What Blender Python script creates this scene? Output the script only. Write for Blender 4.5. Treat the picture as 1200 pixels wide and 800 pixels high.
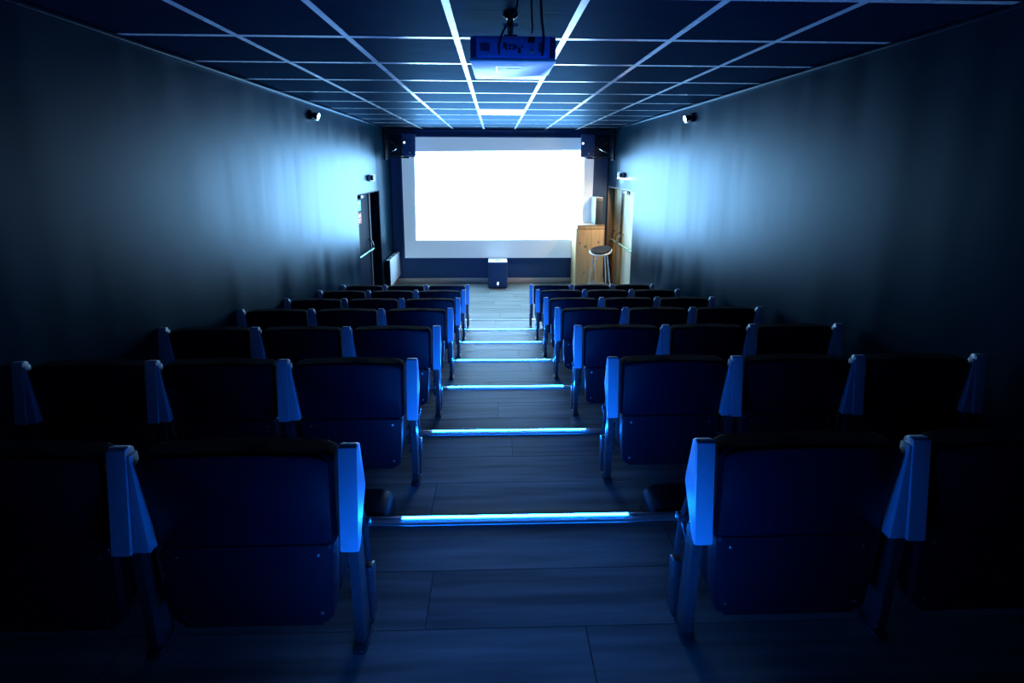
import bpy, bmesh, math, random
from mathutils import Vector, Matrix, Quaternion
random.seed(7)
for o in list(bpy.data.objects): bpy.data.objects.remove(o)
SC = bpy.context.scene
COL = SC.collection
R = math.radians

# ------------------------------------------------------------------ camera
CAM_Z = 2.40
F_PX, PITCH, YAW, ROLL, CX, CY = 493.84, 0.165896, 0.026125, 0.003719, 592.72, 276.635
cam = bpy.data.cameras.new('camera'); camo = bpy.data.objects.new('camera', cam); COL.objects.link(camo)
fw = Vector((math.sin(YAW)*math.cos(PITCH), math.cos(YAW)*math.cos(PITCH), -math.sin(PITCH)))
rt = Vector((math.cos(YAW), -math.sin(YAW), 0)); up = rt.cross(fw)
r2 = rt*math.cos(ROLL) + up*math.sin(ROLL); u2 = up*math.cos(ROLL) - rt*math.sin(ROLL)
M = Matrix((r2, u2, -fw)).transposed().to_4x4(); M.translation = (0, 0, CAM_Z)
camo.matrix_world = M
cam.sensor_fit = 'HORIZONTAL'; cam.sensor_width = 36.0; cam.lens = F_PX/1200*36
cam.shift_x = (600-CX)/1200; cam.shift_y = -(400-CY)/1200
cam.clip_start = 0.02; cam.clip_end = 60
SC.camera = camo

# ------------------------------------------------------------------ world, light levels, exposure
w = bpy.data.worlds.new('world'); SC.world = w; w.use_nodes = True
w.node_tree.nodes['Background'].inputs[0].default_value = (0, 0, 0, 1)
w.node_tree.nodes['Background'].inputs[1].default_value = 0.0
SC.view_settings.view_transform = 'Standard'; SC.view_settings.look = 'None'
SC.view_settings.gamma = 1.0; SC.view_settings.use_curve_mapping = False
SC.view_settings.exposure = 0.0
SCREEN_E = 18.0          # projected white picture
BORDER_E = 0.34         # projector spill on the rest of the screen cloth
LED_E = 260.0           # blue step strips
LAMP_E = 1200.0           # warm emergency lamps over the doors
PANEL_E = 3.0           # ceiling light panel

# ------------------------------------------------------------------ room measures (metres)
XL, XR, YB, YE, ZT = -2.06, 2.26, -1.6, 8.50, 3.0965
D0, PP, H0, RR = 1.3937, 0.7434, 1.3037, 0.15156
def edge_y(i): return D0 + i*PP                 # front edge of tier i
def tier_z(i): return CAM_Z - H0 - RR*i         # tread height of tier i
LAST = 6

# ------------------------------------------------------------------ materials
def nodes(m): return m.node_tree.nodes, m.node_tree.links
def mat(name, col, rough=0.5, metal=0.0, spec=0.5, emit=None, estr=0.0, coat=0.0, sheen=0.0):
    m = bpy.data.materials.new(name); m.use_nodes = True
    b = m.node_tree.nodes['Principled BSDF']
    b.inputs['Base Color'].default_value = (*col, 1); b.inputs['Roughness'].default_value = rough
    b.inputs['Metallic'].default_value = metal; b.inputs['Specular IOR Level'].default_value = spec
    b.inputs['Coat Weight'].default_value = coat
    b.inputs['Sheen Weight'].default_value = sheen
    if emit:
        b.inputs['Emission Color'].default_value = (*emit, 1); b.inputs['Emission Strength'].default_value = estr
    return m
def vary(m, scale, lo, hi, c0=None, c1=None, bump=0.0, bscale=None, detail=4.0, rand=0.0):
    """noise in world space: roughness lo..hi, colour c0..c1, fine relief"""
    n, l = nodes(m); b = n['Principled BSDF']
    g = n.new('ShaderNodeNewGeometry'); mp = n.new('ShaderNodeMapping'); mp.inputs['Scale'].default_value = scale
    l.new(g.outputs['Position'], mp.inputs['Vector'])
    src = mp.outputs['Vector']
    if rand:
        oi = n.new('ShaderNodeObjectInfo'); vm = n.new('ShaderNodeVectorMath'); vm.operation = 'ADD'
        sc = n.new('ShaderNodeMath'); sc.operation = 'MULTIPLY'; sc.inputs[1].default_value = 37.0
        l.new(oi.outputs['Random'], sc.inputs[0]); l.new(src, vm.inputs[0]); l.new(sc.outputs[0], vm.inputs[1]); src = vm.outputs[0]
    t = n.new('ShaderNodeTexNoise'); t.inputs['Scale'].default_value = 1.0; t.inputs['Detail'].default_value = detail
    l.new(src, t.inputs['Vector'])
    mr = n.new('ShaderNodeMapRange'); mr.inputs['From Min'].default_value = .3; mr.inputs['From Max'].default_value = .7
    mr.inputs['To Min'].default_value = lo; mr.inputs['To Max'].default_value = hi
    l.new(t.outputs['Fac'], mr.inputs['Value']); l.new(mr.outputs['Result'], b.inputs['Roughness'])
    if c0:
        cr = n.new('ShaderNodeValToRGB'); cr.color_ramp.elements[0].color = (*c0, 1); cr.color_ramp.elements[1].color = (*c1, 1)
        cr.color_ramp.elements[0].position = .3; cr.color_ramp.elements[1].position = .7
        l.new(t.outputs['Fac'], cr.inputs['Fac'])
        out = cr.outputs['Color']
        if rand:
            hs = n.new('ShaderNodeHueSaturation'); mv = n.new('ShaderNodeMapRange')
            mv.inputs['To Min'].default_value = 1-rand; mv.inputs['To Max'].default_value = 1+rand
            l.new(oi.outputs['Random'], mv.inputs['Value']); l.new(mv.outputs['Result'], hs.inputs['Value'])
            l.new(out, hs.inputs['Color']); out = hs.outputs['Color']
        l.new(out, b.inputs['Base Color'])
    if bump:
        bp = n.new('ShaderNodeBump'); bp.inputs['Strength'].default_value = bump; bp.inputs['Distance'].default_value = .004
        if bscale:
            m2 = n.new('ShaderNodeMapping'); m2.inputs['Scale'].default_value = bscale; l.new(g.outputs['Position'], m2.inputs['Vector'])
            t2 = n.new('ShaderNodeTexNoise'); t2.inputs['Scale'].default_value = 1.0; t2.inputs['Detail'].default_value = 3
            l.new(m2.outputs['Vector'], t2.inputs['Vector']); l.new(t2.outputs['Fac'], bp.inputs['Height'])
        else: l.new(t.outputs['Fac'], bp.inputs['Height'])
        l.new(bp.outputs['Normal'], b.inputs['Normal'])
    return m

MT = {}
def satin(name, c0, c1, scale, gloss, r0, r1, ior, bump, bscale):
    """dark paint under a satin clear coat (Beckmann gloss by Fresnel)"""
    m = mat(name, c0); n, l = nodes(m); n.remove(n['Principled BSDF']); out = n['Material Output']
    g = n.new('ShaderNodeNewGeometry'); mp = n.new('ShaderNodeMapping'); mp.inputs['Scale'].default_value = scale
    t = n.new('ShaderNodeTexNoise'); t.inputs['Scale'].default_value = 1.0; t.inputs['Detail'].default_value = 4
    l.new(g.outputs['Position'], mp.inputs['Vector']); l.new(mp.outputs['Vector'], t.inputs['Vector'])
    cr = n.new('ShaderNodeValToRGB'); e = cr.color_ramp.elements
    e[0].color = (*c0, 1); e[1].color = (*c1, 1); e[0].position = .3; e[1].position = .7
    l.new(t.outputs['Fac'], cr.inputs['Fac'])
    mr = n.new('ShaderNodeMapRange'); mr.inputs['From Min'].default_value = .3; mr.inputs['From Max'].default_value = .7
    mr.inputs['To Min'].default_value = r0; mr.inputs['To Max'].default_value = r1; l.new(t.outputs['Fac'], mr.inputs['Value'])
    m2 = n.new('ShaderNodeMapping'); m2.inputs['Scale'].default_value = bscale
    t2 = n.new('ShaderNodeTexNoise'); t2.inputs['Scale'].default_value = 1.0; t2.inputs['Detail'].default_value = 3
    l.new(g.outputs['Position'], m2.inputs['Vector']); l.new(m2.outputs['Vector'], t2.inputs['Vector'])
    bp = n.new('ShaderNodeBump'); bp.inputs['Strength'].default_value = bump; bp.inputs['Distance'].default_value = .004
    l.new(t2.outputs['Fac'], bp.inputs['Height'])
    d = n.new('ShaderNodeBsdfDiffuse'); gl = n.new('ShaderNodeBsdfGlossy'); gl.distribution = 'BECKMANN'
    gl.inputs['Color'].default_value = (*gloss, 1); l.new(mr.outputs['Result'], gl.inputs['Roughness'])
    l.new(cr.outputs['Color'], d.inputs['Color'])
    f = n.new('ShaderNodeFresnel'); f.inputs['IOR'].default_value = ior
    mx = n.new('ShaderNodeMixShader'); l.new(f.outputs['Fac'], mx.inputs['Fac']); l.new(d.outputs[0], mx.inputs[1]); l.new(gl.outputs[0], mx.inputs[2])
    for x in (d, gl): l.new(bp.outputs['Normal'], x.inputs['Normal'])
    l.new(mx.outputs[0], out.inputs['Surface'])
    return m
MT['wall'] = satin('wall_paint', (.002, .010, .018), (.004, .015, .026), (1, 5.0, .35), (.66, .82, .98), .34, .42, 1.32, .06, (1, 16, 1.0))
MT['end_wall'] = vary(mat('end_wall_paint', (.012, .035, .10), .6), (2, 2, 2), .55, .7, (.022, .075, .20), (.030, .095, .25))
MT['ceil_tile'] = satin('ceiling_tile', (.003, .009, .022), (.006, .015, .034), (3, 40, 1), (.05, .095, .15), .46, .58, 1.25, .12, (60, 90, 1))
MT['rail'] = vary(mat('ceiling_rail', (.40, .46, .50), .3), (4, 4, 4), .24, .30)
MT['plenum'] = mat('plenum', (.01, .01, .012), .9)
MT['plank'] = vary(mat('laminate_plank', (.3, .27, .23), .42, spec=.15), (1.6, 26, 4), .34, .52, (.125, .145, .145), (.28, .31, .305), bump=.12, rand=.16, detail=6)
MT['subfloor'] = mat('subfloor', (.02, .02, .022), .8)
MT['alu'] = vary(mat('aluminium', (.55, .57, .6), .35, 1.0), (3, 60, 60), .28, .42)
MT['nosing'] = vary(mat('anodised_nosing', (.45, .47, .5), .45, .2), (3, 60, 60), .4, .5)
MT['led'] = mat('led_diffuser', (.02, .02, .03), .4, emit=(.003, .165, 1.0), estr=LED_E)
MT['fabric'] = vary(mat('navy_fabric', (.010, .013, .030), .95, spec=.06), (90, 90, 90), .75, .95, (.005, .006, .014), (.008, .009, .02), bump=.25)
MT['shell'] = vary(mat('navy_plastic', (.02, .026, .07), .45, spec=.25), (200, 200, 200), .42, .52, (.005, .005, .018), (.007, .007, .025), bump=.05)
MT['pan'] = vary(mat('blue_grey_plastic', (.06, .08, .14), .38), (200, 200, 200), .34, .42, (.007, .009, .022), (.010, .012, .03))
MT['shield'] = vary(mat('grey_plastic', (.56, .6, .66), .38), (150, 150, 150), .32, .42, (.34, .44, .58), (.40, .50, .64), bump=.03)
MT['metal_dark'] = vary(mat('dark_painted_metal', (.06, .065, .08), .28, .3), (4, 4, 4), .24, .30)
MT['black'] = vary(mat('black_plastic', (.010, .012, .018), .45), (60, 60, 60), .4, .55)
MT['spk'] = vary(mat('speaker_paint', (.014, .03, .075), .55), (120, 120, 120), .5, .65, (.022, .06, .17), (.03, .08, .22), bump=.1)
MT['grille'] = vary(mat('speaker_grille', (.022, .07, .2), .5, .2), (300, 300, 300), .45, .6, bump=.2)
MT['white'] = vary(mat('white_plastic', (.8, .82, .84), .4), (40, 40, 40), .36, .46)
MT['proj'] = vary(mat('projector_plastic', (.78, .8, .82), .42), (80, 80, 80), .4, .48)
MT['proj_blue_lit'] = vary(mat('projector_blue_lit', (.16, .32, .85), .42), (80, 80, 80), .4, .48)  # blue light of the step strips put into the casing colour
MT['chrome'] = vary(mat('chrome', (.8, .82, .85), .15, 1.0), (20, 20, 20), .1, .2)
MT['skirting'] = vary(mat('skirting_wood', (.55, .44, .33), .45), (3, 3, 30), .4, .55, (.66, .56, .46), (.78, .68, .56))
MT['pine'] = vary(mat('pine_board', (.5, .3, .14), .45), (22, 22, 1.4), .4, .55, (.55, .34, .16), (.76, .52, .28), bump=.06, detail=6)
MT['pine_dark'] = vary(mat('stained_board', (.28, .2, .14), .45), (14, 14, 1.4), .4, .55, (.22, .15, .10), (.36, .26, .18), bump=.06)
MT['door_cream'] = vary(mat('cream_door_paint', (.8, .68, .36), .35), (6, 6, 1), .3, .42, (.82, .76, .58), (.88, .83, .66))
MT['door_yellow'] = vary(mat('yellow_wood_edge', (.62, .42, .10), .4), (20, 20, 1), .35, .5, (.55, .36, .08), (.7, .5, .14))
MT['door_navy'] = vary(mat('navy_door_paint', (.012, .02, .05), .4, spec=.08), (6, 6, 1), .5, .6, (.003, .006, .018), (.005, .009, .024))
MT['frame_grey'] = vary(mat('grey_frame', (.12, .12, .13), .4, .3), (8, 8, 2), .35, .5)
MT['reveal'] = vary(mat('brown_reveal', (.12, .09, .075), .6), (5, 5, 1), .5, .7)
MT['bar'] = vary(mat('teal_bar_metal', (.35, .75, .62), .25, .5), (10, 10, 10), .2, .3)
MT['heater'] = vary(mat('heater_enamel', (.62, .68, .74), .4), (10, 10, 10), .35, .45)
MT['case_grey'] = vary(mat('case_grey', (.30, .33, .36), .4), (10, 10, 10), .35, .45)
MT['case_dark'] = vary(mat('case_dark', (.035, .04, .05), .4), (10, 10, 10), .35, .45)
MT['red'] = mat('red_print', (.62, .03, .04), .5)
MT['green'] = mat('green_print', (.10, .45, .36), .5)
MT['paper'] = mat('white_print', (.85, .85, .85), .5)
MT['leather'] = vary(mat('black_leather', (.005, .005, .006), .6, spec=.2), (40, 40, 40), .55, .7, bump=.1)
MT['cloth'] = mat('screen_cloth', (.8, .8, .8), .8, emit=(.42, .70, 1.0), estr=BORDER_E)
MT['picture'] = mat('projected_white', (.8, .8, .8), .8, emit=(.34, .67, 1.0), estr=SCREEN_E)
MT['lamp'] = mat('warm_lamp_diffuser', (.8, .8, .8), .5, emit=(1.0, .72, .40), estr=LAMP_E)
MT['panel'] = mat('lit_diffuser', (.8, .8, .8), .5, emit=(1.0, .86, .66), estr=PANEL_E)
MT['indicator'] = mat('indicator_light', (.5, .6, .8), .4, emit=(.7, .9, 1.0), estr=2.5)
MT['badge'] = vary(mat('badge_metal', (.6, .75, .9), .3, .6), (50, 50, 50), .25, .35)
MT['yellow'] = mat('yellow_socket', (.8, .6, .1), .4)
MT['cable'] = vary(mat('cable_rubber', (.008, .008, .012), .5), (40, 40, 40), .45, .6)

# ------------------------------------------------------------------ mesh helpers
def box(bm, x0, x1, y0, y1, z0, z1, bev=0.0, seg=2):
    vs = [bm.verts.new(p) for p in ((x0,y0,z0),(x1,y0,z0),(x1,y1,z0),(x0,y1,z0),(x0,y0,z1),(x1,y0,z1),(x1,y1,z1),(x0,y1,z1))]
    fs = [bm.faces.new([vs[k] for k in f]) for f in ((3,2,1,0),(4,5,6,7),(0,1,5,4),(1,2,6,5),(2,3,7,6),(3,0,4,7))]
    if bev:
        es = list({e for f in fs for e in f.edges})
        bmesh.ops.bevel(bm, geom=es, offset=bev, segments=seg, affect='EDGES', profile=.5)
def extrude_outline(bm, pts, axis, a, b, bev=0.0, seg=2):
    """closed outline (2-D) swept along axis 'x'/'y'/'z' from a to b"""
    def P(u, v, t): return {'x': (t, u, v), 'y': (u, t, v), 'z': (u, v, t)}[axis]
    A = [bm.verts.new(P(u, v, a)) for u, v in pts]; B = [bm.verts.new(P(u, v, b)) for u, v in pts]
    n = len(pts)
    fs = [bm.faces.new(A), bm.faces.new(B[::-1])] + [bm.faces.new((A[i], B[i], B[(i+1) % n], A[(i+1) % n])) for i in range(n)]
    rim = list(fs[0].edges) + list(fs[1].edges)
    if bev: bmesh.ops.bevel(bm, geom=rim, offset=bev, segments=seg, affect='EDGES', profile=.5)
    bmesh.ops.recalc_face_normals(bm, faces=bm.faces[:])
def rounded(pts, rads, n=5):
    """polygon with rounded corners"""
    out = []; N = len(pts)
    for i, p in enumerate(pts):
        r = rads[i] if isinstance(rads, (list, tuple)) else rads
        p = Vector(p); a = Vector(pts[i-1]) - p; b = Vector(pts[(i+1) % N]) - p
        if r <= 0: out.append(tuple(p)); continue
        a.normalize(); b.normalize(); ang = a.angle(b); t = r/math.tan(ang/2)
        p0 = p + a*t; p1 = p + b*t; c = p + (a+b).normalized()*(r/math.sin(ang/2))
        v0 = p0-c; v1 = p1-c
        for k in range(n+1):
            s = k/n; th = v0.angle(v1)
            v = (v0*math.sin((1-s)*th) + v1*math.sin(s*th))/math.sin(th)
            out.append(tuple(c+v))
    return out
def tube(bm, path, r, seg=10, r_end=None):
    pts = [Vector(p) for p in path]; rings = []
    ref = None
    for i, p in enumerate(pts):
        d = (pts[min(i+1, len(pts)-1)] - pts[max(i-1, 0)]).normalized()
        if ref is None: ref = d.orthogonal().normalized()
        ref = (ref - d*ref.dot(d)).normalized(); q = d.cross(ref)
        rr = r if r_end is None else r + (r_end-r)*i/(len(pts)-1)
        rings.append([bm.verts.new(p + (ref*math.cos(2*math.pi*k/seg) + q*math.sin(2*math.pi*k/seg))*rr) for k in range(seg)])
    for a, b in zip(rings, rings[1:]):
        for k in range(seg): bm.faces.new((a[k], a[(k+1) % seg], b[(k+1) % seg], b[k]))
    bm.faces.new(rings[0][::-1]); bm.faces.new(rings[-1])
def lathe(bm, prof, c=(0, 0, 0), seg=24, axis='z'):
    rings = []
    for r, h in prof:
        ring = []
        for k in range(seg):
            a = 2*math.pi*k/seg; u, v = r*math.cos(a), r*math.sin(a)
            p = {'z': (u, v, h), 'y': (u, h, v), 'x': (h, u, v)}[axis]
            ring.append(bm.verts.new((c[0]+p[0], c[1]+p[1], c[2]+p[2])))
        rings.append(ring)
    for a, b in zip(rings, rings[1:]):
        for k in range(seg): bm.faces.new((a[k], a[(k+1) % seg], b[(k+1) % seg], b[k]))
    bm.faces.new(rings[0][::-1]); bm.faces.new(rings[-1])
    bmesh.ops.recalc_face_normals(bm, faces=bm.faces[:])
def smooth_path(pts, n=8):
    P = [Vector(p) for p in pts]; P = [P[0]*2-P[1]] + P + [P[-1]*2-P[-2]]; out = []
    for i in range(1, len(P)-2):
        for k in range(n):
            t = k/n; a, b, c, d = P[i-1], P[i], P[i+1], P[i+2]
            out.append(.5*((2*b) + (c-a)*t + (2*a-5*b+4*c-d)*t*t + (3*b-a-3*c+d)*t**3))
    out.append(P[-2]); return out
def build(name, fn, m, parent=None, loc=None, smooth=35, seat=False):
    bm = bmesh.new(); fn(bm)
    if seat: zmap(bm)
    bmesh.ops.recalc_face_normals(bm, faces=bm.faces[:])
    me = bpy.data.meshes.new(name); bm.to_mesh(me); bm.free()
    if smooth:
        for p in me.polygons: p.use_smooth = True
        me.set_sharp_from_angle(angle=R(smooth))
    me.materials.append(MT[m])
    o = bpy.data.objects.new(name, me); COL.objects.link(o)
    if parent: o.parent = parent
    if loc: o.location = loc
    return o
def bx(name, m, ext, parent=None, bev=.003, **k):
    return build(name, lambda bm: box(bm, *ext, bev=bev), m, parent, **k)
def tag(o, label, cat, group=None):
    o['label'] = label; o['category'] = cat
    if group: o['group'] = group
    return o
def empty(name, loc, rotz=0):
    o = bpy.data.objects.new(name, None); COL.objects.link(o); o.location = loc; o.rotation_euler = (0, 0, rotz)
    o.empty_display_size = .1
    return o
def struct(o): o['kind'] = 'structure'; return o
def copy_tree(o, parent=None):
    c = o.copy(); COL.objects.link(c); c.parent = parent
    for ch in o.children: copy_tree(ch, c)
    return c
def share(name, me, parent, loc, scale=(1, 1, 1)):
    o = bpy.data.objects.new(name, me); COL.objects.link(o); o.parent = parent; o.location = loc; o.scale = scale
    return o

# ------------------------------------------------------------------ floor: stepped tiers with laminate planks
def floor_fn(bm):
    t = .012
    for i in range(-1, LAST+1):
        y0 = YB if i == -1 else edge_y(i-1); y1 = edge_y(i)
        box(bm, XL-.25, XR+.25, y0, y1, -.25, tier_z(i)-t)
    box(bm, XL-.25, XR+.25, edge_y(LAST), YE+.1, -.25, -t)
floor = struct(build('floor', floor_fn, 'subfloor', smooth=0))
bm = bmesh.new(); box(bm, -.5, .5, -.5, .5, -.5, .5)
bm.normal_update()
top = [e for e in bm.edges if all(v.co.z > 0 for v in e.verts)]
plank_me = bpy.data.meshes.new('plank'); bm.to_mesh(plank_me); bm.free(); plank_me.materials.append(MT['plank'])
def lay(y0, y1, z, rows, x0, x1, phase):
    d = (y1-y0)/rows
    for r in range(rows):
        off = (phase*.53 + r*.46) % 1.28; x = x0 - off
        while x < x1:
            a, b = max(x, x0), min(x+1.28, x1)
            if b-a > .03:
                share('plank', plank_me, floor, ((a+b)/2, y0+(r+.5)*d, z-.006), (b-a-.0025, d-.0025, .012))
            x += 1.28
for i in range(-1, LAST+1):
    y0 = -.2 if i == -1 else edge_y(i-1); y1 = edge_y(i)-.036
    lay(y0, y1, tier_z(i), 4, XL, XR, i+2)
lay(edge_y(LAST), YE, 0.0, 13, XL, XR, 3)
lay(YB, -.2, tier_z(-1), 7, XL, XR, 5)

# ------------------------------------------------------------------ walls with the two door recesses
DL = (6.37, 7.59, 1.965)      # left door opening y0, y1, top
DR = (6.80, 8.41, 2.01)       # right door opening
REC = .15
def wall_side(x_in, x_out, d):
    lo, hi = min(x_in, x_out), max(x_in, x_out)
    def fn(bm):
        box(bm, lo, hi, YB, d[0], -.1, ZT+.1); box(bm, lo, hi, d[1], YE+.1, -.1, ZT+.1); box(bm, lo, hi, d[0], d[1], d[2], ZT+.1)
    return fn
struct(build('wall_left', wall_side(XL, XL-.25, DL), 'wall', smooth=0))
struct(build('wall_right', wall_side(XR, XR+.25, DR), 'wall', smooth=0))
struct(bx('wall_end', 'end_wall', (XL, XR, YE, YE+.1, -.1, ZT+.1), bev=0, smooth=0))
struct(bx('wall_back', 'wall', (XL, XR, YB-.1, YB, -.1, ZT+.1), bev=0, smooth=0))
struct(bx('baseboard_end', 'skirting', (XL+.018, XR-.018, YE-.016, YE, 0, .10), bev=.003))
for nm, x0, x1, ya, yb in (('baseboard_left', XL, XL+.016, DL[1]+.03, YE), ('baseboard_right', XR-.016, XR, DR[1]+.03, YE),
                           ('baseboard_left', XL, XL+.016, edge_y(LAST), DL[0]-.02), ('baseboard_right', XR-.016, XR, edge_y(LAST), DR[0]-.02)):
    struct(bx(nm, 'skirting', (x0, x1, ya, yb, 0, .10), bev=.003))

# ------------------------------------------------------------------ suspended ceiling: tiles, rails, wall angle
ceiling = struct(bx('ceiling', 'plenum', (XL-.25, XR+.25, YB-.1, YE+.1, ZT+.03, ZT+.12), bev=0, smooth=0))
GX = [-.2132+.6*i for i in range(-2, 4)]
GY = [2.4917+.6*i for i in range(-6, 10)]
xs = [XL] + [x for x in GX if XL < x < XR] + [XR]
ys = [YB] + [y for y in GY if YB < y < YE] + [YE]
bm = bmesh.new(); box(bm, -.5, .5, -.5, .5, -.5, .5)
tile_me = bpy.data.meshes.new('ceiling_tile'); bm.to_mesh(tile_me); bm.free(); tile_me.materials.append(MT['ceil_tile'])
LX0, LY0 = -.2132, 2.4917+.6*5
for a, b in zip(xs, xs[1:]):
    if b-a < .06: continue
    for c, d in zip(ys, ys[1:]):
        if abs(a-LX0) < .01 and abs(c-LY0) < .01: continue
        share('ceiling_tile', tile_me, ceiling, ((a+b)/2, (c+d)/2, ZT+.009), (b-a-.006, d-c-.006, .016))
RW = .017
for x in xs[1:-1]:
    bx('ceiling_rail', 'rail', (x-RW, x+RW, YB, YE, ZT-.0015, ZT+.004), ceiling, bev=0, smooth=0)
for y in ys[1:-1]:
    for a, b in zip(xs, xs[1:]):
        if b-a < .06: continue
        bx('cross_rail', 'rail', (a+RW+.001, b-RW-.001, y-RW, y+RW, ZT-.0013, ZT+.004), ceiling, bev=0, smooth=0)
struct(bx('trim_1', 'wall', (XL, XL+.028, YB, YE, ZT-.030, ZT-.003), bev=.008))
struct(bx('trim_2', 'wall', (XR-.028, XR, YB, YE, ZT-.030, ZT-.003), bev=.008))
struct(bx('trim_3', 'end_wall', (XL+.03, XR-.03, YE-.02, YE, ZT-.03, ZT-.003), bev=.002))
cl = empty('ceiling_light', (LX0+.3, LY0+.3, ZT)); tag(cl, 'square lit white light panel set in the dark ceiling grid', 'ceiling light')
bx('diffuser', 'panel', (-.268, .268, -.268, .268, .002, .010), cl, bev=0, smooth=0)
def ring(bm):
    for e in ((-.282, .282, -.282, -.268), (-.282, .282, .268, .282), (-.282, -.268, -.268, .268), (.268, .282, -.268, .268)):
        box(bm, *e, .000, .024)
build('frame', ring, 'white', cl, smooth=0)

# ------------------------------------------------------------------ doors
def leaf(name, m, x, sgn, y0, y1, z0, z1, parent, edge=None):
    a, b = sorted((x, x+sgn*.045))
    o = bx(name, m, (a, b, y0, y1, z0, z1), parent, bev=.003)
    return o
# left: navy double door
d1 = struct(empty('door_1', (0, 0, 0)))
xl = XL-REC
leaf('door_leaf', 'door_navy', xl, -1, DL[0]+.03, 7.395, .012, DL[2]-.04, d1)
leaf('door_leaf', 'door_navy', xl, -1, 7.445, DL[1]-.02, .012, DL[2]-.04, d1)
bx('door_post', 'frame_grey', (xl-.045, xl+.022, 7.398, 7.442, .012, DL[2]-.04), d1, bev=.006)
build('door_frame', lambda bm: (box(bm, XL-REC-.05, XL-.004, DL[1]-.018, DL[1]-.001, .002, DL[2]-.002), box(bm, XL-REC-.05, XL-.004, DL[0]+.001, DL[0]+.018, .002, DL[2]-.002),
      box(bm, XL-REC-.05, XL-.004, DL[0]+.019, DL[1]-.019, DL[2]-.02, DL[2]-.002)), 'door_navy', d1)
bx('door_closer', 'metal_dark', (xl+.001, xl+.05, 6.86, 7.12, DL[2]-.10, DL[2]-.045), d1, bev=.006)
def panic(parent, x, s, ya, yb, z, yend):
    build('push_bar', lambda bm: tube(bm, [(x+s*.085, ya, z), (x+s*.085, yb, z)], .016, 12), 'bar', parent)
    for y in (ya+.02, yb-.02):
        build('bar_bracket', lambda bm: tube(bm, smooth_path([(x+s*.085, y, z), (x+s*.08, y, z+.09), (x+s*.045, y, z+.15), (x+s*.004, y, z+.17)], 5), .012, 8), 'metal_dark', parent)
panic(d1, xl, 1, 6.50, 7.32, .96, 0)
# signs on the leaf
for nm, z0, z1, m, lab in (('exit_notice', 1.66, 1.84, 'green', 'small green and white notice on the dark navy door, above the red one'), ('fire_notice', 1.45, 1.63, 'red', 'small red and white notice stuck on the dark navy door')):
    s = empty(nm, (xl+.002, 6.88, z0)); tag(s, lab, 'sign')
    h = z1-z0
    bx('plate', m, (0, .004, -.10, .10, 0, h), s, bev=.001)
    bx('print', 'paper', (.0042, .0052, -.055, .055, h*.62, h*.86), s, bev=0, smooth=0)
    for k in range(2): bx('print', 'paper', (.0042, .0052, -.06, .02+.03*k, h*(.16+.2*k), h*(.22+.2*k)), s, bev=0, smooth=0)
# right: cream double door
d2 = struct(empty('door_2', (0, 0, 0)))
xr = XR+REC
YM = 7.85
leaf('door_leaf', 'door_cream', xr, 1, DR[0]+.03, YM-.06, .012, DR[2]-.05, d2)
leaf('door_leaf', 'door_cream', xr, 1, YM+.06, DR[1]-.10, .012, DR[2]-.05, d2)
for y in (YM-.058, YM+.034, DR[1]-.098):
    bx('door_stile', 'door_yellow', (xr-.012, xr+.045, y, y+.024 if y < 8.2 else y+.06, .012, DR[2]-.05), d2, bev=.003)
bx('door_post', 'metal_dark', (xr-.03, xr+.045, YM-.03, YM+.03, .95, DR[2]-.05), d2, bev=.006)
bx('door_post', 'door_yellow', (xr-.01, xr+.045, YM-.03, YM+.03, .012, .948), d2, bev=.004)
bx('door_jamb', 'reveal', (XR+.004, XR+REC+.05, DR[1]-.018, DR[1]-.001, .002, DR[2]-.002), d2, bev=.002)
bx('door_jamb', 'reveal', (XR+.004, XR+REC+.05, DR[0]+.001, DR[0]+.018, .002, DR[2]-.002), d2, bev=.002)
bx('door_head', 'frame_grey', (XR+.004, XR+REC+.05, DR[0]+.02, DR[1]-.02, DR[2]-.03, DR[2]-.002), d2, bev=.002)
bx('door_closer', 'alu', (xr-.06, xr-.002, 7.50, 7.76, DR[2]-.12, DR[2]-.055), d2, bev=.006)
panic(d2, xr, -1, 6.88, 7.76, .96, 0)
panic(d2, xr, -1, 7.94, 8.29, .96, 0)

# ------------------------------------------------------------------ screen
SY = YE-.07
scr = empty('projection_screen', (0.07, SY, 0)); tag(scr, 'large white projection screen with a blank bright picture on the navy end wall', 'screen')
bx('screen_cloth', 'cloth', (-1.895, 1.89, 0, .012, .54, 2.94), scr, bev=0, smooth=0)
def scr_frame(bm):
    box(bm, -1.935, 1.93, -.004, .05, 2.94, 2.97); box(bm, -1.935, 1.93, -.004, .05, .51, .54)
    box(bm, -1.935, -1.895, -.004, .05, .54, 2.94); box(bm, 1.89, 1.93, -.004, .05, .54, 2.94)
bx('wall_batten', 'end_wall', (-1.7, 1.75, .013, .068, 2.0, 2.1), scr, bev=0)
build('border', scr_frame, 'end_wall', scr, smooth=0)
def picture(bm):
    q = [(-1.635, 2.655), (-1.655, .91), (1.69, .925), (1.695, 2.70)]
    extrude_outline(bm, q, 'y', -.003, -.0005)
build('projected_picture', picture, 'picture', scr, smooth=0)

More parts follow.
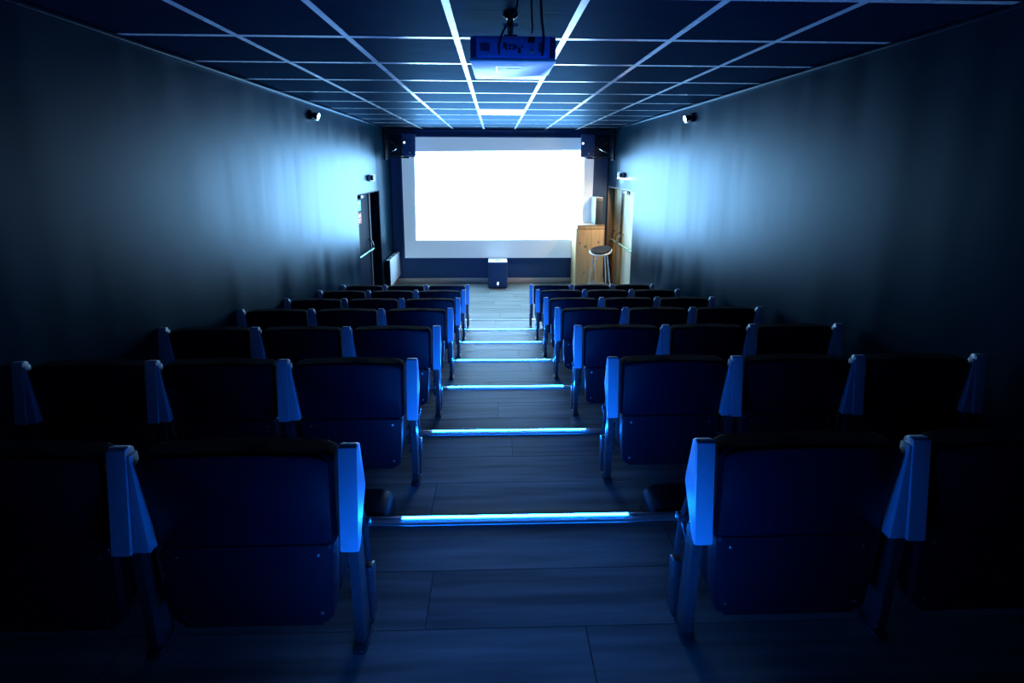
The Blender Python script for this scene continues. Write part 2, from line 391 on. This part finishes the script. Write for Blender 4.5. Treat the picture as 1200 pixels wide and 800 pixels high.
# ------------------------------------------------------------------ step edges with blue light strips
ordn = ['first', 'second', 'third', 'fourth', 'fifth', 'sixth', 'seventh', 'eighth']
def make_step():
    s = empty('step_light', (0, 0, 0))
    def prof(bm):
        extrude_outline(bm, [(-.036, .001), (-.036, .004), (-.030, .006), (-.012, .006), (-.012, .001)], 'x', -.50, .72)
        box(bm, -.50, .72, .0005, .003, -.040, .0030)
    build('nosing', prof, 'nosing', s, smooth=0)
    def strip(bm):
        pts = [(-.0055+.0058*math.cos(a), .0015+.0075*math.sin(a)) for a in [math.pi*k/8 for k in range(9)]]
        extrude_outline(bm, pts, 'x', -.345, .502)
    build('light_strip', strip, 'led', s, smooth=0)
    for xa, xb in ((-.50, -.347), (.504, .72)):
        bx('strip_cover', 'alu', (xa, xb, -.0115, .0, .0012, .007), s, bev=.001)
    build('riser_board', lambda bm: box(bm, -.50, .72, .0005, .008, -RR+.004, -.037), 'subfloor', s, smooth=0)
    return s
st0 = make_step()
for n, i in enumerate(range(-1, LAST+1)):
    s = st0 if n == 0 else copy_tree(st0)
    s.location = (0, edge_y(i), tier_z(i))
    if i == LAST:
        for c in s.children:
            if c.name.startswith('riser'): c.scale.z = 1.2
    if i == LAST:
        for c in s.children:
            if c.name.startswith('light_strip'): c.material_slots[0].link = 'OBJECT'; c.material_slots[0].material = MT['shield']
        tag(s, 'aisle step edge with an unlit grey strip, the lowest step before the screen', 'step light', 'lit step edges down the aisle'); continue
    tag(s, 'aisle step edge with a glowing blue light strip, %s step from the screen' % ordn[LAST-i], 'step light', 'lit step edges down the aisle')

# ------------------------------------------------------------------ cinema seats
W = .556; SW = .045
def recl(z): return .0
def zmap(bm):                              # seat heights: panel foot at .352, top at .61
    for v in bm.verts:
        z = v.co.z
        v.co.z = z*.352/.335 if z < .335 else .352 + (z-.335)*(.610-.352)/(.700-.335)
def back_outline(sg, m, z0, z1, r0, r1):
    """outline with the wall side (sg) tapering in at the foot; slightly arched top"""
    o_t, o_b, i_t, i_b = .244-m, .212-m, .240-m, .236-m        # wall side top/foot, aisle side top/foot
    c = [(-o_b, z0), (i_b, z0), (i_t, z1), (-o_t, z1)]
    out = rounded(c, [r0, r0, r1, r1], 5); o2 = []
    for k, (u, v) in enumerate(out):
        o2.append((u, v)); nu = out[(k+1) % len(out)]
        if v > .6 and nu[1] > .6 and abs(nu[0]-u) > .2:
            for j in range(1, 12): o2.append((u+(nu[0]-u)*j/12, v+(nu[1]-v)*j/12))
    o2 = [(u, v + (.014*(1-(u/.244)**2) if v > .62 else 0)) for u, v in o2]
    return o2 if sg < 0 else [(-u, v) for u, v in o2][::-1]
def backrest_fn(sg):
    def fn(bm): extrude_outline(bm, back_outline(sg, 0, .325, .684, .02, .03), 'y', .006, .060, bev=.010, seg=3)
    return fn
def shell_fn(sg):
    def fn(bm): extrude_outline(bm, back_outline(sg, .010, .335, .674, .018, .034), 'y', -.002, .010, bev=.004, seg=2)
    return fn
def seat_pan_fn(bm):
    out = rounded([(-.208, .085), (.208, .085), (.222, .318), (-.222, .318)], [.03, .03, .012, .012], 5)
    extrude_outline(bm, out, 'y', .010, .052, bev=.012, seg=3)
def seat_cushion_fn(bm):
    out = rounded([(-.21, .11), (.21, .11), (.215, .48), (-.215, .48)], [.03, .03, .045, .045], 5)
    extrude_outline(bm, out, 'y', .0, .085, bev=.022, seg=3)
    for v in bm.verts: v.co.y += .066 if v.co.z > .322 else .054
def shield_fn(x):
    def fn(bm):
        out = rounded([(-.030, .335), (-.016, .335), (.048, .515), (.022, .718), (.0, .718)], [.004, .008, .05, .012, .008], 5)
        extrude_outline(bm, out, 'x', x-SW/2, x+SW/2, bev=.005, seg=2)
    return fn
def wing_fn(x, sg):
    """tapered filler between a shared side panel and the backrest on its aisle side"""
    def fn(bm):
        e = x - sg*(SW/2+.0015)
        A = [(e, .337), (e-sg*.040, .337), (e-sg*.006, .69), (e, .69)]
        extrude_outline(bm, A, 'y', -.022, .004, bev=.003)
        for v in bm.verts: v.co.y += .022*(v.co.z-.335)/.365
    return fn
def leg_fn(x):
    def fn(bm):
        out = rounded([(.012, .012), (.062, .012), (.040, .34), (.004, .34)], [.02, .02, .004, .004], 5)
        extrude_outline(bm, out, 'x', x-.013, x+.013, bev=.006, seg=2)
        for v in bm.verts: v.co.y += recl(v.co.z)
    return fn
def strut_fn(x):
    def fn(bm):
        tube(bm, [(x, .050, .485), (x, .090, .315)], .006, 8)
        lathe(bm, [(.006, -.016), (.013, -.013), (.013, .013), (.006, .016)], (x, .092, .308), 12, 'x')
        tube(bm, [(x, .092, .308), (x, .040, .262)], .0055, 8)
        tube(bm, [(x, .092, .308), (x, .106, .18)], .008, 8)
    return fn
def footbox_fn(x):
    def fn(bm): 
        out = rounded([(.072, .0), (.124, .0), (.126, .16), (.090, .17)], [.01, .01, .012, .006], 3)
        extrude_outline(bm, out, 'x', x-.012, x+.012, bev=.003)
    return fn
def foot_fn(x):
    def fn(bm):
        out = rounded([(x-.020, .000), (x+.020, .000), (x+.020, .070), (x-.020, .070)], .012, 4)
        extrude_outline(bm, out, 'z', 0, .013, bev=.003)
    return fn
def make_seat(sides):
    c = empty('cinema_seat', (0, 0, 0))
    b = build('backrest', backrest_fn(sides[0]), 'fabric', c, seat=True)
    build('back_shell', shell_fn(sides[0]), 'shell', b, seat=True)
    s = build('seat', seat_cushion_fn, 'fabric', c, seat=True)
    p = build('seat_pan', seat_pan_fn, 'pan', s, seat=True)
    for sx in (-.18, .18):
        for z in (.12, .29):
            build('screw', lambda bm: lathe(bm, [(.003, -.0015), (.0055, 0), (.0055, .002)], (sx, .0095, z), 8, 'y'), 'alu', s, seat=True)
    for sg in sides:
        x = sg*W/2
        sh = build('side_panel', shield_fn(x), 'shield', c, seat=True)
        if sg == sides[0]: build('panel_wing', wing_fn(x, sg), 'shield', sh, seat=True)
        lg = build('leg', leg_fn(x-sg*.004), 'metal_dark', c, seat=True)
        build('foot', foot_fn(x-sg*.004), 'metal_dark', lg, seat=True)
        build('arm_strut', strut_fn(x), 'metal_dark', c, seat=True)
        build('front_foot', footbox_fn(x), 'metal_dark', c, seat=True)
        def pins(bm):
            for z in (.14, .18, .22, .26, .30):
                lathe(bm, [(.006, -.006), (.006, .006)], (x-sg*.030, .05+recl(z), z), 8, 'x')
            box(bm, x-sg*.030-.006, x-sg*.030+.006, .075, .095, .11, .33)
        build('hinge', pins, 'metal_dark', c, seat=True)
    return c
protos = {}
SX0 = {-1: [-.3625]*3+[-.360, -.365, -.370, -.371], 1: [.530, .522, .521, .510, .507, .505, .492]}
ROW_Y = [-.45, -.41, -.39, -.365, -.37, -.34, -.335]
kinds = ['aisle seat', 'middle seat', 'wall seat']
for i in range(0, LAST+1):
    for sg in (-1, 1):
        for k in range(3):
            key = (sg, k == 0)
            if key not in protos:
                protos[key] = make_seat([sg] if k else [sg, -sg]); c = protos[key]
            else: c = copy_tree(protos[key])
            c.location = (SX0[sg][i] + sg*W*(k+.5), edge_y(i)+ROW_Y[i], tier_z(i))
            tag(c, 'dark navy folding cinema seat, %s of %s row from screen, %s side' % (kinds[k], ordn[LAST-i], 'heater' if sg < 0 else 'cabinet'),
                'cinema seat', 'cinema seats in rows')

# ------------------------------------------------------------------ projector under the ceiling
pj = empty('projector', (.082, 1.995, 2.862)); tag(pj, 'white projector hung under the ceiling, socket panel on its rear', 'projector')
def body_fn(bm):
    out = rounded([(-.192, .010), (.192, .010), (.192, .108), (-.192, .108)], [.004, .004, .016, .016], 4)
    extrude_outline(bm, out, 'y', .002, .36, bev=.004)
build('upper_shell', body_fn, 'proj_blue_lit', pj)
def low_fn(bm):
    out = rounded([(-.194, .0), (.194, .0), (.194, .30), (.176, .30), (.17, .41), (-.186, .41)], [.006, .006, .02, .004, .01, .02], 4)
    extrude_outline(bm, out, 'z', .0, .010, bev=.003)
build('lower_shell', low_fn, 'white', pj)
build('front_block', lambda bm: box(bm, -.184, .168, .361, .405, .0105, .10, bev=.01), 'proj', pj)
build('lens', lambda bm: lathe(bm, [(.045, .0), (.045, .03), (.036, .034), (.034, .02)], (.08, .404, .055), 24, 'y'), 'black', pj)
def groove(bm):
    box(bm, -.075, .045, .10, .104, -.0015, .0005); box(bm, -.075, -.071, .104, .20, -.0015, .0005); box(bm, -.03, .045, .15, .153, -.0015, .0005)
build('hatch_line', groove, 'badge', pj)
rp = bx('rear_panel', 'proj_blue_lit', (-.155, .150, -.003, .003, .018, .095), pj, bev=.002)
for k in range(12):
    z = .016+.0072*k
    for sx in (-1, 1):
        bx('vent_slit', 'black', (min(sx*.190, sx*.165), max(sx*.190, sx*.165), -.0005, .004, z, z+.0028), pj, bev=0)
for j in range(6):
    bx('vent_slit', 'black', (-.148, -.105, -.0045, -.0025, .042+.006*j, .0446+.006*j), rp, bev=0)
    bx('vent_slit', 'black', (.112, .140, -.0045, -.0025, .038+.007*j, .041+.007*j), rp, bev=0)
for x, z in ((-.063, .073), (-.063, .056), (-.040, .073), (-.040, .060), (-.030, .052), (-.014, .052), (.002, .052), (-.030, .066), (-.014, .066), (.002, .066)):
    bx('port', 'black' if x > -.06 else 'chrome', (x-.005, x+.005, -.006, -.002, z-.004, z+.004), rp, bev=.001)
for x, z, r in ((.013, .058, .006), (.028, .052, .005), (.028, .040, .007), (.040, .060, .004)):
    build('port', lambda bm: lathe(bm, [(r, -.006), (r, -.002)], (x, 0, z), 12, 'y'), 'black', rp)
build('port', lambda bm: lathe(bm, [(.004, -.012), (.0065, -.008), (.0065, -.002)], (.082, 0, .040), 12, 'y'), 'yellow', rp)
build('port', lambda bm: lathe(bm, [(.004, -.012), (.006, -.008), (.006, -.002)], (-.063, 0, .028), 12, 'y'), 'chrome', rp)
bx('badge', 'badge', (-.118, -.102, -.006, -.002, .022, .030), rp, bev=.001)
bx('power_socket', 'black', (.065, .095, -.022, -.002, .074, .100), rp, bev=.004)
# ceiling mount
mt_ = empty('projector_mount', (.073, 2.115, ZT)); tag(mt_, 'black ceiling bracket with white bolts holding the projector', 'bracket')
build('plate', lambda bm: lathe(bm, [(.035, -.001), (.035, -.008), (.02, -.02)], (0, 0, 0), 20), 'black', mt_)
build('pole', lambda bm: tube(bm, [(0, 0, -.01), (0, 0, -.105)], .014, 12), 'black', mt_)
build('arm', lambda bm: (box(bm, -.13, .15, -.012, .012, -.1255, -.113), box(bm, -.03, .03, -.062, .12, -.113, -.105)), 'black', mt_)
for sx in (-.024, .022):
    bx('bolt_plate', 'white', (sx-.011, sx+.011, -.070, -.062, -.074, -.058), mt_, bev=.002)
for sx in (-.008, .006):
    build('bolt', lambda bm: tube(bm, [(sx, -.066, -.074), (sx, -.066, -.108)], .003, 8), 'white', mt_)
def cable(name, pts, r, lab):
    pts = [(x, y-.045, z+.016) for x, y, z in pts]
    tag(build(name, lambda bm: tube(bm, smooth_path(pts, 8), r, 8), 'cable'), lab, 'cable')
cable('power_cable', [(.163, 2.03, 2.962), (.164, 1.995, 2.975), (.160, 1.985, 3.01), (.157, 1.99, ZT-.014)], .004, 'straight black cable from the projector power socket up to the ceiling')
cable('video_cable', [(.212, 2.030, 2.868), (.214, 2.015, 2.90), (.212, 1.995, 2.95), (.203, 1.985, 3.0), (.198, 1.99, ZT-.014)], .0055, 'thick black cable hanging over the right vents of the projector rear')
cable('signal_cable', [(.020, 2.024, 2.876), (.018, 2.008, 2.90), (.030, 2.0, 2.945), (.055, 1.99, 2.99), (.088, 1.99, 3.04), (.098, 1.995, ZT-.016)], .0045, 'black cable looping from projector sockets past the ceiling bracket')

# ------------------------------------------------------------------ wall speakers
def wall_speaker(sg, x, lab):
    s = empty('wall_speaker', (x, 8.05, 2.57), R(-6*sg)); tag(s, lab, 'speaker', 'wall speakers beside the screen')
    cab = build('cabinet', lambda bm: extrude_outline(bm, rounded([(-.13, 0), (.13, 0), (.10, .24), (-.10, .24)], .012, 3), 'z', 0, .41, bev=.006), 'spk', s)
    build('grille', lambda bm: extrude_outline(bm, rounded([(-.118, .012), (.118, .012), (.118, .398), (-.118, .398)], .015, 4), 'y', -.008, -.001, bev=.003), 'grille', s)
    build('indicator', lambda bm: lathe(bm, [(.017, -.012), (.020, -.009)], (-.09 if sg > 0 else -.075, 0, .245), 16, 'y'), 'indicator', s)
    build('badge', lambda bm: lathe(bm, [(.014, -.011), (.016, -.009)], (.02, 0, .06), 16, 'y'), 'badge', s)
    b = empty('speaker_bracket', (x, 8.05, 2.57)); 
    tag(b, 'black wall arm carrying the %s speaker' % ('heater side' if sg < 0 else 'cabinet side'), 'bracket', 'speaker wall arms')
    wx = (XL if sg < 0 else XR) - x
    bx('wall_plate', 'black', (min(wx-sg*.002, wx-sg*.032), max(wx-sg*.002, wx-sg*.032), -.02, .14, -.07, .47), b, bev=.004)
    build('arm', lambda bm: (tube(bm, [(wx-sg*.034, .06, -.03), (0, .06, -.03)], .012, 8), box(bm, -.11, .11, .02, .10, -.018, -.004)), 'black', b)
    build('arm_block', lambda bm: box(bm, min(sg*.15, wx-sg*.05), max(sg*.15, wx-sg*.05), .17, .24, .0, .42, bev=.006), 'black', b)
    build('arm', lambda bm: tube(bm, [(wx-sg*.034, .09, .30), (sg*.14, .15, .12)], .010, 8), 'metal_dark', b)
    build('wire', lambda bm: tube(bm, smooth_path([(wx-sg*.034, .05, .05), (wx*.6, .0, .10), (sg*.135, .10, .22)], 8), .005, 8), 'chrome', b)
wall_speaker(-1, -1.605, 'black box speaker high in the corner above the heater')
wall_speaker(1, 1.745, 'black box speaker high in the corner above the wooden cabinet')

# ------------------------------------------------------------------ subwoofer on the floor
sb = empty('subwoofer', (.056, 8.056, 0)); tag(sb, 'black box subwoofer on the floor in front of the screen', 'speaker')
build('cabinet', lambda bm: box(bm, -.19, .19, .0, .36, .015, .53, bev=.012), 'spk', sb)
build('lit_top', lambda bm: extrude_outline(bm, rounded([(-.185, .008), (.185, .008), (.185, .352), (-.185, .352)], .02, 4), 'z', .5305, .536, bev=.002), 'white', sb)  # white sheet stands in for the light falling on the top
build('handle', lambda bm: extrude_outline(bm, rounded([(-.06, .15), (.06, .15), (.06, .19), (-.06, .19)], .018, 4), 'z', .5362, .539), 'black', sb)
build('grille', lambda bm: extrude_outline(bm, rounded([(-.172, .04), (.172, .04), (.172, .505), (-.172, .505)], .02, 4), 'y', -.010, -.001, bev=.004), 'grille', sb)
def emblem(bm):
    extrude_outline(bm, rounded([(-.016, .085), (.014, .085), (.018, .135), (-.006, .14)], .006, 3), 'y', -.014, -.0105)
    box(bm, -.006, .012, -.014, -.0105, .072, .084)
build('badge', emblem, 'indicator', sb)  # plain emblem, no lamp; its brightness is put in as emission
for x in (-.15, .15):
    for y in (.04, .32): build('rubber_foot', lambda bm: lathe(bm, [(.02, 0), (.022, .015)], (x, y, 0), 12), 'black', sb)

# ------------------------------------------------------------------ wooden cabinet with tower, stool
cb = empty('wooden_cabinet', (1.835, 7.95, 0)); tag(cb, 'tall knotty wooden cabinet beside the screen', 'cabinet')
build('carcass', lambda bm: box(bm, -.275, .275, .022, .46, .0, 1.20, bev=.004), 'pine', cb)
dr = build('door', lambda bm: box(bm, -.272, .262, .0, .020, .03, 1.19, bev=.004), 'pine', cb)
build('edge_strip', lambda bm: box(bm, .2635, .275, -.002, .020, .0, 1.2, bev=.002), 'pine_dark', cb)
build('top_box', lambda bm: box(bm, -.255, .27, .006, .45, 1.2005, 1.262, bev=.004), 'pine', cb)
build('top_board', lambda bm: box(bm, -.262, .276, .0, .455, 1.2625, 1.28, bev=.004), 'pine_dark', cb)
def knots(bm):
    for x, z, r in ((-.20, .93, .022), (-.09, .86, .03), (.16, .95, .02), (-.1, .35, .02), (.05, .80, .035)):
        lathe(bm, [(r*.5, -.0012), (r, -.0004)], (x, 0, z), 14, 'y')
build('knots', knots, 'pine_dark', dr)
tw = empty('tower_case', (1.985, 8.02, 1.2805)); tag(tw, 'slim grey tower case standing on the wooden cabinet', 'computer')
build('case', lambda bm: box(bm, -.055, .085, .004, .36, .0, .52, bev=.006), 'case_grey', tw)
build('front_panel', lambda bm: box(bm, -.044, .084, -.006, .0035, .005, .51, bev=.003), 'case_dark', tw)
build('drive_slot', lambda bm: box(bm, -.03, .07, -.009, -.0062, .43, .45, bev=.001), 'black', tw)
sl = empty('bar_stool', (1.91, 7.42, 0)); tag(sl, 'bar stool with black oval seat and chrome legs before the cabinet', 'stool')
def stool_seat(bm):
    lathe(bm, [(.02, .0), (.16, .004), (.185, .02), (.19, .04), (.17, .056), (.10, .050), (.02, .047)], (0, 0, 0), 28)
    for v in bm.verts:
        v.co.y *= .85; v.co.z += .86 + .16*v.co.x + .45*v.co.x**2 + .22*v.co.y
build('seat_cushion', stool_seat, 'leather', sl)
def stool_rim(bm):
    pts = []
    for k in range(33):
        a = 2*math.pi*k/32; x, y = .188*math.cos(a), .188*.85*math.sin(a); pts.append((x, y, .872+.16*x+.45*x*x+.22*y))
    tube(bm, pts, .017, 8)
build('seat_rim', stool_rim, 'white', sl)
lp = {}
for sx in (-1, 1):
    for sy in (-1, 1):
        build('leg', lambda bm: tube(bm, [(sx*.09, sy*.08, .862+.16*sx*.09+.22*sy*.08), (sx*.19, sy*.18, .0)], .011, 10), 'chrome', sl)
for sy in (-1, 1):
    build('footrest', lambda bm: tube(bm, [(-.161, sy*.151, .25), (.161, sy*.151, .25)], .010, 8), 'chrome', sl)
for sx in (-1, 1):
    build('footrest', lambda bm: tube(bm, [(sx*.161, -.15, .25), (sx*.161, .15, .25)], .010, 8), 'chrome', sl)

# ------------------------------------------------------------------ panel heater, emergency lights, small wall devices
ht = empty('panel_heater', (XL, 7.70, 0)); tag(ht, 'pale enamelled panel heater on the wall beside the navy door', 'heater')
build('body', lambda bm: box(bm, .035, .115, 0, .82, .16, .66, bev=.012), 'heater', ht)
build('side_cap', lambda bm: box(bm, .030, .110, -.012, -.0005, .165, .655, bev=.004), 'door_navy', ht)
for k in range(3): bx('air_slot', 'black', (.055, .10, .06+.25*k, .24+.25*k, .6595, .6625), ht, bev=0)
for y in (.15, .65): bx('wall_bracket', 'metal_dark', (.001, .034, y, y+.04, .25, .6), ht, bev=.002)
def emergency(sg, y, z, lab):
    x = XL if sg < 0 else XR
    e = empty('emergency_light', (x, y, z)); tag(e, lab, 'emergency light', 'emergency lights above the doors')
    s = -sg
    build('housing', lambda bm: box(bm, min(s*.001, s*.045), max(s*.001, s*.045), -.14, .14, -.05, .05, bev=.008), 'white', e)
    build('cover', lambda bm: box(bm, min(s*.046, s*.085), max(s*.046, s*.085), -.13, -.03, -.042, .042, bev=.006), 'black', e)
    build('lamp', lambda bm: box(bm, min(s*.012, s*.040), max(s*.012, s*.040), -.10, .12, -.058, -.0505, bev=.002), 'lamp' if sg > 0 else 'white', e)
emergency(-1, 7.08, 2.195, 'small white emergency light with dark lens above the navy door')
emergency(1, 7.50, 2.24, 'small white emergency light with dark lens above the cream door')
def wall_spot(sg, lab):
    x = XL if sg < 0 else XR; s = -sg
    e = empty('wall_spot', (x, 4.93, 2.95)); tag(e, lab, 'wall spot', 'small spots high on the side walls')
    bx('base', 'black', (min(s*.001, s*.028), max(s*.001, s*.028), -.055, .055, -.05, .05), e, bev=.004)
    build('head', lambda bm: tube(bm, [(s*.03, 0, .0), (s*.075, .0, -.012)], .032, 14), 'black', e)
    build('ring', lambda bm: tube(bm, [(s*.076, .0, -.012), (s*.086, .0, -.015)], .036, 14), 'chrome', e)
    build('clip', lambda bm: box(bm, min(s*.03, s*.07), max(s*.03, s*.07), -.03, .05, -.058, -.046, bev=.002), 'chrome', e)
wall_spot(-1, 'tiny black and chrome spot high on the wall of the navy door')
wall_spot(1, 'tiny black and chrome spot high on the wall of the cream door')

# ------------------------------------------------------------------ low black domes behind the second row of seats
for x, sd in ((-.535, 'heater'), (.74, 'cabinet')):
    v = empty('floor_box', (x, 1.53, tier_z(1))); tag(v, 'low rounded black box on the floor behind second-last row, %s side' % sd, 'floor box', 'black floor boxes')
    build('cover', lambda bm: extrude_outline(bm, rounded([(-.11, .003), (.11, .003), (.11, .11), (-.11, .11)], [.004, .004, .05, .05], 6), 'y', -.06, .06, bev=.008), 'black', v)
    build('skirt', lambda bm: box(bm, -.115, .115, -.065, .065, 0, .004), 'black', v)
